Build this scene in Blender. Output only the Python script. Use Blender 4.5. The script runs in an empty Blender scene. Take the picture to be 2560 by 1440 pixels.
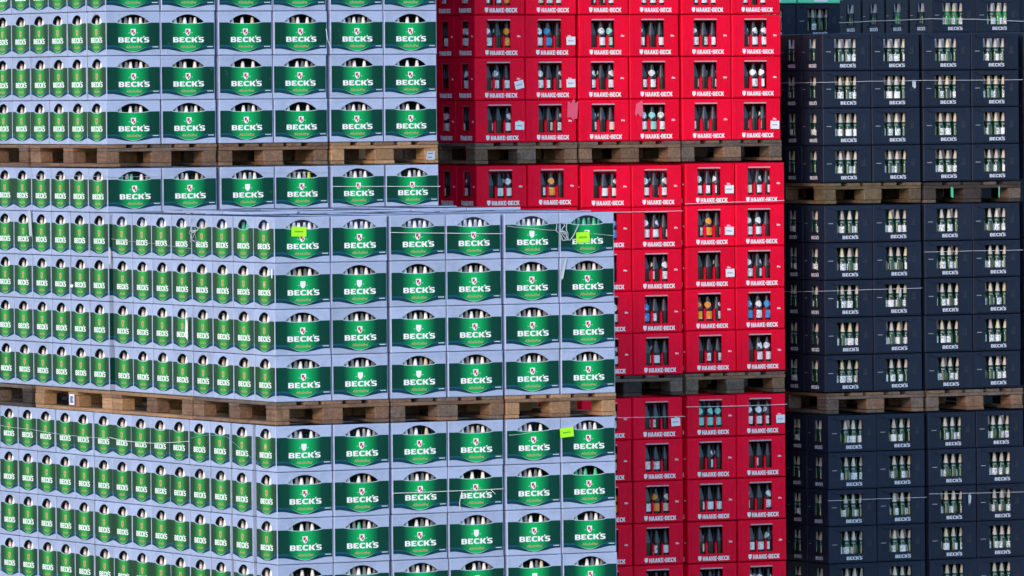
import bpy, bmesh, math, random
import numpy as np
from mathutils import Vector, Matrix
from mathutils.geometry import tessellate_polygon

random.seed(11)
SC = bpy.context.scene
COL = SC.collection
R = math.radians
Z0 = 2.965                      # height of the near stack's upper top edge datum above the yard

# ------------------------------------------------------------------ camera
def make_camera():
    yaw, pitch, roll = 0.48708, -0.0252, -0.00786
    fw = Vector((math.sin(yaw)*math.cos(pitch), math.cos(yaw)*math.cos(pitch), math.sin(pitch)))
    r0 = Vector((math.cos(yaw), -math.sin(yaw), 0)); u0 = r0.cross(fw)
    r = r0*math.cos(roll)+u0*math.sin(roll); u = -r0*math.sin(roll)+u0*math.cos(roll)
    m = Matrix(((r.x, u.x, -fw.x), (r.y, u.y, -fw.y), (r.z, u.z, -fw.z))).to_4x4()
    m.translation = (-21.30044, -43.39724, 0.75978+Z0)
    cd = bpy.data.cameras.new('camera'); co = bpy.data.objects.new('camera', cd)
    cd.sensor_width = 36; cd.lens = 19301.88/2560*36
    cd.clip_start = 1; cd.clip_end = 3000
    co.matrix_world = m; COL.objects.link(co); SC.camera = co
make_camera()

# ------------------------------------------------------------------ light
SUN_DIR = Vector((-0.68, -0.50, 0.24)).normalized()
w = bpy.data.worlds.new('World'); SC.world = w; w.use_nodes = True
nt = w.node_tree; nt.nodes.clear()
sky = nt.nodes.new('ShaderNodeTexSky'); sky.sky_type = 'NISHITA'; sky.sun_disc = False
sky.sun_elevation = math.asin(SUN_DIR.z); sky.sun_rotation = math.atan2(SUN_DIR.x, SUN_DIR.y)
sky.dust_density = 0.4; sky.air_density = 1.0; sky.ozone_density = 3.0
bg = nt.nodes.new('ShaderNodeBackground'); bg.inputs[1].default_value = 0.15
wo = nt.nodes.new('ShaderNodeOutputWorld')
nt.links.new(sky.outputs[0], bg.inputs[0]); nt.links.new(bg.outputs[0], wo.inputs[0])
sl = bpy.data.lights.new('sun', 'SUN'); sl.energy = 0.62; sl.angle = R(12); sl.color = (1.0, 0.62, 0.46)
so = bpy.data.objects.new('sun', sl); COL.objects.link(so)
so.rotation_euler = (-SUN_DIR).to_track_quat('-Z', 'Y').to_euler(); so.location = (0, 0, 20)
SC.view_settings.view_transform = 'Standard'; SC.view_settings.look = 'None'
SC.view_settings.exposure = 1.62; SC.view_settings.gamma = 1.0; SC.view_settings.use_curve_mapping = False
SC.cycles.max_bounces = 6; SC.cycles.diffuse_bounces = 4

# ------------------------------------------------------------------ materials
class NT:
    def __init__(s, name):
        s.m = bpy.data.materials.new(name); s.m.use_nodes = True
        s.t = s.m.node_tree; s.b = s.t.nodes['Principled BSDF']
    def n(s, typ, **kw):
        nd = s.t.nodes.new(typ)
        for k, v in kw.items():
            if k.startswith('i_'):
                nd.inputs[k[2:]].default_value = v
            else: setattr(nd, k, v)
        return nd
    def l(s, a, b): s.t.links.new(a, b)
    def math(s, op, a, b=None):
        nd = s.n('ShaderNodeMath', operation=op)
        for i, x in enumerate((a, b)):
            if x is None: continue
            if isinstance(x, (int, float)): nd.inputs[i].default_value = x
            else: s.l(x, nd.inputs[i])
        return nd.outputs[0]
    def mix(s, fac, a, b, mode='MIX'):
        nd = s.n('ShaderNodeMix', data_type='RGBA', blend_type=mode)
        for i, x in ((0, fac), (6, a), (7, b)):
            if isinstance(x, (int, float)): nd.inputs[i].default_value = x
            elif isinstance(x, tuple): nd.inputs[i].default_value = (*x, 1)
            else: s.l(x, nd.inputs[i])
        return nd.outputs[2]
    def ramp(s, fac, stops, interp='LINEAR'):
        nd = s.n('ShaderNodeValToRGB'); nd.color_ramp.interpolation = interp
        e = nd.color_ramp.elements
        while len(e) < len(stops): e.new(0.5)
        for el, (p, c) in zip(e, stops):
            el.position = p; el.color = (*c, 1) if len(c) == 3 else c
        s.l(fac, nd.inputs[0]); return nd.outputs[0]

def wear_mat(name, base, rough=0.42, var=0.10, scuff=0.12, dirt=0.35, spec=0.4):
    """moulded plastic: slight lot-to-lot tone, scuffs and grime"""
    s = NT(name)
    tc = s.n('ShaderNodeTexCoord'); oi = s.n('ShaderNodeObjectInfo')
    off = s.n('ShaderNodeVectorMath', operation='ADD')
    s.l(tc.outputs['Object'], off.inputs[0])
    sc = s.math('MULTIPLY', oi.outputs['Random'], 37.0); s.l(sc, off.inputs[1])
    n1 = s.n('ShaderNodeTexNoise', i_Scale=9.0, i_Detail=5.0, i_Roughness=0.65); s.l(off.outputs[0], n1.inputs['Vector'])
    st = s.n('ShaderNodeMapping'); st.inputs['Scale'].default_value = (60, 60, 14); s.l(off.outputs[0], st.inputs[0])
    n2 = s.n('ShaderNodeTexNoise', i_Scale=1.0, i_Detail=3.0, i_Roughness=0.6); s.l(st.outputs[0], n2.inputs['Vector'])
    v = s.math('ADD', s.math('MULTIPLY', oi.outputs['Random'], var), 1.0-var*0.5)
    hs = s.n('ShaderNodeHueSaturation'); hs.inputs['Color'].default_value = (*base, 1); s.l(v, hs.inputs['Value'])
    d = s.ramp(n1.outputs[0], [(0.30, (1, 1, 1)), (0.52, (0, 0, 0))])
    c = s.mix(s.math('MULTIPLY', d, dirt), hs.outputs[0], tuple(x*0.62 for x in base))
    f = s.ramp(n2.outputs[0], [(0.60, (0, 0, 0)), (0.75, (1, 1, 1))])
    lite = tuple(min(1, x*0.7+0.22) for x in base)
    c = s.mix(s.math('MULTIPLY', f, scuff), c, lite)
    s.l(c, s.b.inputs['Base Color'])
    s.l(s.math('ADD', s.math('MULTIPLY', n1.outputs[0], 0.25), rough-0.12), s.b.inputs['Roughness'])
    s.b.inputs['Specular IOR Level'].default_value = spec
    return s.m

def flat_mat(name, base, rough=0.45, metal=0.0, var=0.0, spec=0.4):
    s = NT(name)
    if var:
        oi = s.n('ShaderNodeObjectInfo')
        v = s.math('ADD', s.math('MULTIPLY', oi.outputs['Random'], var), 1-var/2)
        hs = s.n('ShaderNodeHueSaturation'); hs.inputs['Color'].default_value = (*base, 1); s.l(v, hs.inputs['Value'])
        s.l(hs.outputs[0], s.b.inputs['Base Color'])
    else: s.b.inputs['Base Color'].default_value = (*base, 1)
    s.b.inputs['Roughness'].default_value = rough; s.b.inputs['Metallic'].default_value = metal
    s.b.inputs['Specular IOR Level'].default_value = spec
    return s.m

def print_mat(name, mid, edge, half):
    """label artwork: the print runs from deep green at the ends to a light green bottle in the middle"""
    s = NT(name)
    tc = s.n('ShaderNodeTexCoord'); oi = s.n('ShaderNodeObjectInfo')
    sp = s.n('ShaderNodeSeparateXYZ'); s.l(tc.outputs['Object'], sp.inputs[0])
    a = s.math('DIVIDE', s.math('ABSOLUTE', sp.outputs[0]), half)
    m = tuple(0.5*(x+y) for x, y in zip(mid, edge))
    dk = tuple(x*0.72 for x in edge)
    c = s.ramp(a, [(0.0, mid), (0.16, tuple(x*0.88 for x in mid)), (0.40, tuple(0.34*x+0.66*y for x, y in zip(mid, edge))),
                   (0.58, edge), (1.0, dk)])
    off = s.n('ShaderNodeVectorMath', operation='ADD'); s.l(tc.outputs['Object'], off.inputs[0])
    s.l(s.math('MULTIPLY', oi.outputs['Random'], 41.0), off.inputs[1])
    n1 = s.n('ShaderNodeTexNoise', i_Scale=22.0, i_Detail=5.0, i_Roughness=0.7); s.l(off.outputs[0], n1.inputs['Vector'])
    f = s.ramp(n1.outputs[0], [(0.64, (0, 0, 0)), (0.74, (1, 1, 1))])
    c = s.mix(s.math('MULTIPLY', f, 0.08), c, (0.35, 0.48, 0.42))
    v = s.math('ADD', s.math('MULTIPLY', oi.outputs['Random'], 0.16), 0.92)
    hs = s.n('ShaderNodeHueSaturation'); s.l(c, hs.inputs['Color']); s.l(v, hs.inputs['Value'])
    s.l(hs.outputs[0], s.b.inputs['Base Color'])
    s.l(s.math('ADD', s.math('MULTIPLY', n1.outputs[0], 0.2), 0.34), s.b.inputs['Roughness'])
    s.b.inputs['Specular IOR Level'].default_value = 0.10
    return s.m

def paper_mat(name, base, ink, cover=0.5):
    s = NT(name)
    tc = s.n('ShaderNodeTexCoord'); oi = s.n('ShaderNodeObjectInfo')
    mp = s.n('ShaderNodeMapping'); mp.inputs['Scale'].default_value = (170, 170, 120)
    s.l(tc.outputs['Object'], mp.inputs[0])
    off = s.n('ShaderNodeVectorMath', operation='ADD'); s.l(mp.outputs[0], off.inputs[0])
    s.l(s.math('MULTIPLY', oi.outputs['Random'], 90.0), off.inputs[1])
    n1 = s.n('ShaderNodeTexVoronoi', i_Scale=0.7); s.l(off.outputs[0], n1.inputs['Vector'])
    n2 = s.n('ShaderNodeTexNoise', i_Scale=0.12, i_Detail=1.0); s.l(off.outputs[0], n2.inputs['Vector'])
    f = s.math('MULTIPLY', s.ramp(n1.outputs['Distance'], [(0.30, (1, 1, 1)), (0.5, (0, 0, 0))]),
               s.ramp(n2.outputs[0], [(cover-0.04, (0, 0, 0)), (cover+0.04, (1, 1, 1))]))
    c = s.mix(f, base, ink)
    s.l(c, s.b.inputs['Base Color']); s.b.inputs['Roughness'].default_value = 0.6
    return s.m

def wood_mat(name, base, dark, grain=1.0, stain=0.5):
    s = NT(name)
    tc = s.n('ShaderNodeTexCoord'); oi = s.n('ShaderNodeObjectInfo')
    off = s.n('ShaderNodeVectorMath', operation='ADD'); s.l(tc.outputs['Object'], off.inputs[0])
    s.l(s.math('MULTIPLY', oi.outputs['Random'], 29.0), off.inputs[1])
    mp = s.n('ShaderNodeMapping'); mp.inputs['Scale'].default_value = (4, 70, 70); s.l(off.outputs[0], mp.inputs[0])
    n1 = s.n('ShaderNodeTexNoise', i_Scale=grain, i_Detail=6.0, i_Roughness=0.7); s.l(mp.outputs[0], n1.inputs['Vector'])
    n2 = s.n('ShaderNodeTexNoise', i_Scale=16.0, i_Detail=4.0, i_Roughness=0.7); s.l(off.outputs[0], n2.inputs['Vector'])
    n3 = s.n('ShaderNodeTexNoise', i_Scale=90.0, i_Detail=2.0); s.l(off.outputs[0], n3.inputs['Vector'])
    c = s.mix(s.ramp(n1.outputs[0], [(0.35, (0, 0, 0)), (0.65, (1, 1, 1))]), dark, base)
    c = s.mix(s.math('MULTIPLY', s.ramp(n2.outputs[0], [(0.45, (0, 0, 0)), (0.68, (1, 1, 1))]), stain), c, tuple(x*0.4 for x in dark))
    c = s.mix(s.math('MULTIPLY', s.ramp(n3.outputs[0], [(0.62, (0, 0, 0)), (0.72, (1, 1, 1))]), 0.35), c, tuple(x*0.35 for x in dark))
    v = s.math('ADD', s.math('MULTIPLY', oi.outputs['Random'], 0.5), 0.75)
    hs = s.n('ShaderNodeHueSaturation'); s.l(c, hs.inputs['Color']); s.l(v, hs.inputs['Value'])
    s.l(hs.outputs[0], s.b.inputs['Base Color']); s.b.inputs['Roughness'].default_value = 0.85
    s.b.inputs['Specular IOR Level'].default_value = 0.2
    bp = s.n('ShaderNodeBump', i_Strength=0.5, i_Distance=0.004); s.l(n1.outputs[0], bp.inputs['Height']); s.l(bp.outputs[0], s.b.inputs['Normal'])
    return s.m

M = dict(
    blue=wear_mat('pale_blue_plastic', (0.352, 0.43, 0.59), 0.5, 0.16, 0.20, 0.42, 0.15),
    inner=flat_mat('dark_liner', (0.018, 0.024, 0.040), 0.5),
    red=wear_mat('red_plastic', (0.82, 0.001, 0.030), 0.42, 0.18, 0.05, 0.30, 0.10),
    dark=wear_mat('slate_plastic', (0.012, 0.019, 0.038), 0.45, 0.24, 0.05, 0.35, 0.14),
    darkmark=flat_mat('slate_gloss', (0.012, 0.014, 0.03), 0.3),
    mint=flat_mat('mint_plastic', (0.10, 0.62, 0.36), 0.35, var=0.1),
    green=print_mat('green_print', (0.004, 0.41, 0.105), (0.002, 0.052, 0.034), 0.2),
    green_s=print_mat('green_print_short_sunlit', (0.030, 0.36, 0.050), (0.014, 0.060, 0.024), 0.15),  # short sides: the warmth of the sunlight is put into this green
    navy=flat_mat('navy_print', (0.004, 0.042, 0.062), 0.5, var=0.1, spec=.1),
    steel=flat_mat('steel_blue_print', (0.010, 0.078, 0.135), 0.5, var=0.1, spec=.1),
    rim=flat_mat('pale_rim_print', (0.46, 0.66, 0.62), 0.4),
    white=flat_mat('white_print', (0.80, 0.82, 0.82), 0.45),
    dullwhite=flat_mat('dull_white_print', (0.56, 0.60, 0.66), 0.5),
    gold=flat_mat('gold_print', (0.36, 0.36, 0.15), 0.4),
    crestred=flat_mat('crest_red', (0.42, 0.02, 0.03), 0.45),
    crestgold=flat_mat('crest_gold', (0.40, 0.33, 0.13), 0.4),
    lip=flat_mat('worn_lip', (0.50, 0.30, 0.33), 0.5),
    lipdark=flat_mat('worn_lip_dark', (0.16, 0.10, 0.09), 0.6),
    brown=flat_mat('brown_glass', (0.007, 0.005, 0.005), 0.3, spec=0.25),
    bfoil=flat_mat('grey_foil', (0.022, 0.023, 0.030), 0.36, spec=0.6, var=0.3),
    gglass=flat_mat('green_glass', (0.003, 0.034, 0.013), 0.12, spec=0.5, var=0.5),
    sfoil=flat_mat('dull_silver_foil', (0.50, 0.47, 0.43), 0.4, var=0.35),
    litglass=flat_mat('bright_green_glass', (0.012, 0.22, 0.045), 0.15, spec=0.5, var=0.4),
    wfoil=flat_mat('white_foil', (0.84, 0.83, 0.83), 0.32, var=0.2, spec=0.6),
    cfoil=flat_mat('champagne_foil', (0.58, 0.52, 0.36), 0.4, var=0.2),
    gfoil=flat_mat('green_foil', (0.06, 0.48, 0.25), 0.35, var=0.2),
    lfoil=flat_mat('lime_foil', (0.50, 0.62, 0.04), 0.35),
    paper=paper_mat('white_label', (0.74, 0.75, 0.74), (0.22, 0.25, 0.28), 0.52),
    qr=paper_mat('printed_back_label', (0.70, 0.74, 0.74), (0.14, 0.20, 0.20), 0.25),
    orange=paper_mat('orange_label', (0.80, 0.28, 0.02), (0.75, 0.6, 0.3), 0.58),
    bluelab=paper_mat('blue_label', (0.03, 0.25, 0.55), (0.6, 0.7, 0.75), 0.58),
    aqua=paper_mat('aqua_label', (0.22, 0.60, 0.55), (0.6, 0.62, 0.2), 0.55),
    cream=paper_mat('cream_label', (0.70, 0.60, 0.45), (0.3, 0.25, 0.15), 0.55),
    lime=flat_mat('lime_paper', (0.38, 0.90, 0.01), 0.5),
    limeink=flat_mat('lime_ink', (0.12, 0.45, 0.0), 0.5),
    stick=flat_mat('sticker_paper', (0.80, 0.80, 0.82), 0.5),
    necktag=flat_mat('grey_green_tag', (0.17, 0.21, 0.19), 0.5),
    ink=flat_mat('grey_ink', (0.40, 0.42, 0.43), 0.5),
    inkblue=flat_mat('blue_ink', (0.12, 0.18, 0.35), 0.5),
    twine=flat_mat('pale_twine', (0.72, 0.74, 0.74), 0.5),
    bluetwine=flat_mat('turquoise_twine', (0.12, 0.42, 0.42), 0.5),
    film=flat_mat('crumpled_film', (0.42, 0.48, 0.52), 0.25, spec=0.7),
    pink=flat_mat('faded_paper', (0.80, 0.10, 0.17), 0.6),
    wood_tan=wood_mat('tan_wood', (0.42, 0.26, 0.14), (0.26, 0.15, 0.075), 1.0, 0.25),
    wood_brown=wood_mat('brown_wood', (0.25, 0.155, 0.095), (0.13, 0.075, 0.05), 1.0, 0.45),
    wood_grey=wood_mat('grey_wood', (0.19, 0.145, 0.11), (0.09, 0.066, 0.054), 1.0, 0.5),
    wood_dark=wood_mat('dark_wood', (0.070, 0.054, 0.046), (0.036, 0.028, 0.025), 1.0, 0.5),
    wood_moss=wood_mat('mossy_wood', (0.18, 0.135, 0.075), (0.095, 0.068, 0.04), 1.0, 0.45),
)

# ------------------------------------------------------------------ mesh helpers
class MB:
    def __init__(s): s.v = []; s.f = []; s.mi = []
    def add(s, vs, fs, mi=0):
        o = len(s.v); s.v += [tuple(p) for p in vs]
        for f in fs: s.f.append(tuple(i+o for i in f)); s.mi.append(mi)
    def box(s, x0, x1, y0, y1, z0, z1, mi=0, jit=0.0):
        j = lambda: random.uniform(-jit, jit) if jit else 0
        vs = [(x+j(), y+j(), z+j()) for x in (x0, x1) for y in (y0, y1) for z in (z0, z1)]
        s.add(vs, [(0, 1, 3, 2), (4, 6, 7, 5), (0, 4, 5, 1), (2, 3, 7, 6), (0, 2, 6, 4), (1, 5, 7, 3)], mi)
    def bbox(s, x0, x1, y0, y1, z0, z1, c):
        """box with chamfered edges"""
        bm = bmesh.new(); bmesh.ops.create_cube(bm, size=1)
        for v in bm.verts:
            v.co = Vector((x0 if v.co.x < 0 else x1, y0 if v.co.y < 0 else y1, z0 if v.co.z < 0 else z1))
        bmesh.ops.bevel(bm, geom=bm.edges[:], offset=c, segments=1, affect='EDGES')
        bm.verts.index_update()
        s.add([v.co[:] for v in bm.verts], [[v.index for v in f.verts] for f in bm.faces]); bm.free()
    def mesh(s, name, mats, smooth=False):
        me = bpy.data.meshes.new(name)
        me.from_pydata(s.v, [], s.f)
        for m in (mats if isinstance(mats, (list, tuple)) else [mats]): me.materials.append(m)
        if any(s.mi): me.polygons.foreach_set('material_index', s.mi)
        bm = bmesh.new(); bm.from_mesh(me); bmesh.ops.recalc_face_normals(bm, faces=bm.faces[:]); bm.to_mesh(me); bm.free()
        if smooth: me.polygons.foreach_set('use_smooth', [True]*len(me.polygons))
        me.update(); return me

def tess(loops, place, mb, mi=0):
    """fill outline + holes; place maps (u, v) to a point"""
    vl = [[Vector((u, v, 0)) for u, v in lp] for lp in loops]
    flat = [p for lp in loops for p in lp]
    tr = tessellate_polygon(vl)
    mb.add([place(u, v) for u, v in flat], [t for t in tr if len(set(t)) == 3], mi)

def strip(loopA, loopB, mb, closed=True, mi=0):
    n = len(loopA); vs = list(loopA)+list(loopB)
    rng = range(n) if closed else range(n-1)
    mb.add(vs, [(i, (i+1) % n, n+(i+1) % n, n+i) for i in rng], mi)

def slab(loops, y0, y1, mb, mi=0):
    """thin printed piece standing on a front wall: face at y1 (towards the viewer), edges down to y0"""
    tess(loops, lambda u, v: (u, y1, v), mb, mi)
    for lp in loops:
        strip([(u, y1, v) for u, v in lp], [(u, y0, v) for u, v in lp], mb, True, mi)

def rect(u0, u1, v0, v1): return [(u0, v0), (u1, v0), (u1, v1), (u0, v1)]

def obj(name, me, parent=None, loc=(0, 0, 0), rot=(0, 0, 0)):
    o = bpy.data.objects.new(name, me); COL.objects.link(o)
    o.location = loc; o.rotation_euler = rot
    if parent is not None: o.parent = parent
    return o

def tag(o, label, cat, group=None):
    o['label'] = label; o['category'] = cat
    if group: o['group'] = group
    return o

# lettering -----------------------------------------------------------------
GLY = {
 'B': (10.2, [[(0,0),(7.6,0),(10.2,2.2),(10.2,5.6),(8.8,7.1),(9.8,8.6),(9.8,11.8),(7.4,14),(0,14)], [(3.5,2.7),(3.5,5.7),(6.4,5.7),(6.9,5.0),(6.9,3.4),(6.4,2.7)], [(3.5,8.5),(3.5,11.3),(6.2,11.3),(6.6,10.6),(6.6,9.2),(6.2,8.5)]]),
 'E': (9.4, [[(0,0),(9.2,0),(9.4,3.6),(6.2,2.9),(3.6,2.9),(3.6,5.7),(7.6,5.7),(7.6,8.4),(3.6,8.4),(3.6,11.1),(6.2,11.1),(9.1,10.5),(8.9,14),(0,14)]]),
 'C': (10, [[(3,0),(8.2,0),(10,1.0),(10,4.2),(8.2,3.1),(4.6,3.1),(3.6,4.2),(3.6,9.8),(4.6,10.9),(8.2,10.9),(10,9.8),(10,13),(8.2,14),(3,14),(0,11.2),(0,2.8)]]),
 'K': (11, [[(0,0),(3.6,0),(3.6,5.2),(4.4,5.4),(7.2,0),(11.2,0),(7.6,7.2),(10.8,14),(7.0,14),(4.6,8.6),(3.6,8.6),(3.6,14),(0,14)]]),
 "'": (-0.9, [[(-1.0,13.0),(0.1,13.0),(1.9,17.4),(-0.9,17.4)]]),
 'S': (9.4, [[(0,0),(7.2,0),(9.4,2),(9.4,6.4),(7.4,8.5),(3.6,8.6),(3.4,9.2),(3.4,10.8),(3.8,11.2),(9,11.2),(9,14),(2.2,14),(0,12),(0,7.6),(2,5.7),(5.8,5.6),(6.1,5),(6.1,3.4),(5.7,2.9),(0,2.9)]]),
 'H': (10, [[(0,0),(3.6,0),(3.6,5.4),(6.4,5.4),(6.4,0),(10,0),(10,14),(6.4,14),(6.4,8.4),(3.6,8.4),(3.6,14),(0,14)]]),
 'A': (10.4, [[(0,0),(3.4,0),(3.9,2.6),(6.5,2.6),(7,0),(10.4,0),(7.4,14),(3,14)], [(4.4,5.2),(5.2,10.4),(6,5.2)]]),
 '-': (5, [[(0.3,5.4),(4.7,5.4),(4.7,8.4),(0.3,8.4)]]),
 '2': (8, [[(0,0),(8,0),(8,2.6),(4,2.6),(8,7.5),(8,11.5),(6,14),(0.5,14),(0.5,11.3),(4.6,11.3),(4.8,9),(0,3.2)]]),
 '0': (8, [[(2,0),(6,0),(8,2),(8,12),(6,14),(2,14),(0,12),(0,2)], [(3,3),(3,11),(5,11),(5,3)]]),
 'X': (8, [[(0,0),(2.8,0),(4,2.6),(5.2,0),(8,0),(5.6,5),(8,10),(5.2,10),(4,7.4),(2.8,10),(0,10),(2.4,5)]]),
}
def word(txt, width, height, y0, y1, mb, cu=0.0, v0=0.0, gap=1.3, mi=0):
    tot = sum(GLY[c][0] for c in txt)+gap*(len(txt)-1)
    sx = width/tot; sz = height/14; x = -width/2+cu
    for c in txt:
        wd, loops = GLY[c]
        slab([[(x+u*sx, v0+v*sz) for u, v in lp] for lp in loops], y0, y1, mb, mi)
        x += (wd+gap)*sx

def shield_pts(cu, cv, w, h):
    return [(cu-w/2, cv+h/2), (cu+w/2, cv+h/2), (cu+w/2, cv-h*0.10), (cu+w*0.30, cv-h*0.36), (cu, cv-h/2), (cu-w*0.30, cv-h*0.36), (cu-w/2, cv-h*0.10)]

def font_mesh(txt, name, height, mat, bold=0.02):
    cu = bpy.data.curves.new(name, 'FONT'); cu.body = txt; cu.size = 1; cu.align_x = 'CENTER'; cu.offset = bold
    cu.resolution_u = 2; cu.shear = 0.25
    o = bpy.data.objects.new(name, cu); COL.objects.link(o)
    dg = bpy.context.evaluated_depsgraph_get(); dg.update()
    me = bpy.data.meshes.new_from_object(o.evaluated_get(dg)); me.name = name
    bpy.data.objects.remove(o); bpy.data.curves.remove(cu)
    me.transform(Matrix.Rotation(R(90), 4, 'X') @ Matrix.Scale(height, 4))
    me.materials.clear(); me.materials.append(mat); return me

# crates --------------------------------------------------------------------
BW, BD, BH = 0.3925, 0.2885, 0.2872
def shell(W, D, H, t, c, front_hole, left_hole, mb, li=0):
    """open-topped crate: chamfered walls, window in the long and the short wall. Origin at front-bottom centre, front at y=0."""
    x0, x1 = -W/2, W/2
    # front wall
    fr = rect(x0+c, x1-c, c, H-c); ful = rect(x0, x1, 0, H)
    tess([fr, front_hole], lambda u, v: (u, 0, v), mb)
    strip([(u, 0, v) for u, v in fr], [(u, c, v) for u, v in ful], mb)
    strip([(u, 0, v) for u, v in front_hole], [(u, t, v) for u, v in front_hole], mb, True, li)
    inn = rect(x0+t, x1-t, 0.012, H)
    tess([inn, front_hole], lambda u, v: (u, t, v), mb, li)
    # left wall (u = y)
    lw = rect(c, D-c, c, H-c)
    lf = rect(c, D-c, 0, H)
    tess([lw, left_hole], lambda u, v: (x0, u, v), mb)
    strip([(x0, u, v) for u, v in rect(c, D-c, H-c, H-c)[:2]], [(x0+c, u, H) for u in (c, D-c)], mb, False)
    strip([(x0, u, c) for u in (c, D-c)], [(x0+c, u, 0) for u in (c, D-c)], mb, False)
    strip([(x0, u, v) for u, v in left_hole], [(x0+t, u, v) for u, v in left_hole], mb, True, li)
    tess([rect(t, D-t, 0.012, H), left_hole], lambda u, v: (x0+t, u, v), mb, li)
    # right and back walls, closed
    mb.add([(x1, c, 0), (x1, D-c, 0), (x1, D-c, H), (x1, c, H)], [(0, 1, 2, 3)])
    mb.add([(x0+c, D, 0), (x1-c, D, 0), (x1-c, D, H), (x0+c, D, H)], [(0, 1, 2, 3)])
    mb.add([(x0, D-c, 0), (x0+c, D, 0), (x0+c, D, H), (x0, D-c, H)], [(0, 1, 2, 3)])
    mb.add([(x1, D-c, 0), (x1-c, D, 0), (x1-c, D, H), (x1, D-c, H)], [(0, 1, 2, 3)])
    mb.add([(x1-t, t, .012), (x1-t, D-t, .012), (x1-t, D-t, H), (x1-t, t, H)], [(0, 1, 2, 3)], li)
    mb.add([(x0+t, D-t, .012), (x1-t, D-t, .012), (x1-t, D-t, H), (x0+t, D-t, H)], [(0, 1, 2, 3)], li)
    # rim, floor, bottom
    o = [(x0+c, c), (x1, c), (x1, D-c), (x0+c, D-c)]; i = [(x0+t, t), (x1-t, t), (x1-t, D-t), (x0+t, D-t)]
    strip([(u, v, H) for u, v in o], [(u, v, H) for u, v in i], mb)
    mb.add([(*p, .012) for p in i], [(0, 1, 2, 3)]); mb.add([(*p, 0) for p in o], [(0, 1, 2, 3)])

def lens(hw, vb, vs, vt, n=16, par=0.0):
    """window: arch from (-hw, vs) up to vt, lower lip curving down to vb"""
    p = []
    for k in range(n+1):
        a = math.pi*k/n; e = math.sin(a); p.append((hw*math.cos(a), vs+(vt-vs)*(par*e*e+(1-par)*e)))
    for k in range(1, n//2):
        a = math.pi*k/(n//2); p.append((-hw*math.cos(a), vs-(vs-vb)*math.sin(a)))
    return p
def rv(rel, H): return H*(1-rel)

def arc_strip(u_half, v0, rise, th, y0, y1, n=10):
    top = []; bot = []
    for k in range(n+1):
        u = -u_half+2*u_half*k/n; v = v0+rise*math.sin(math.pi*k/n)
        top.append((u, v+th)); bot.append((u, v))
    return bot+top[::-1]

def left_place(me, W, D):
    """turn a front-wall print into a left-wall print"""
    m = me.copy(); m.transform(Matrix.Translation((-W/2, D/2, 0)) @ Matrix.Rotation(R(-90), 4, 'Z')); return m

LEFT = dict()   # location / rotation of a short-side part in crate space
def left_loc(W, D): return (-W/2, D/2, 0), (0, 0, R(-90))

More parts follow.
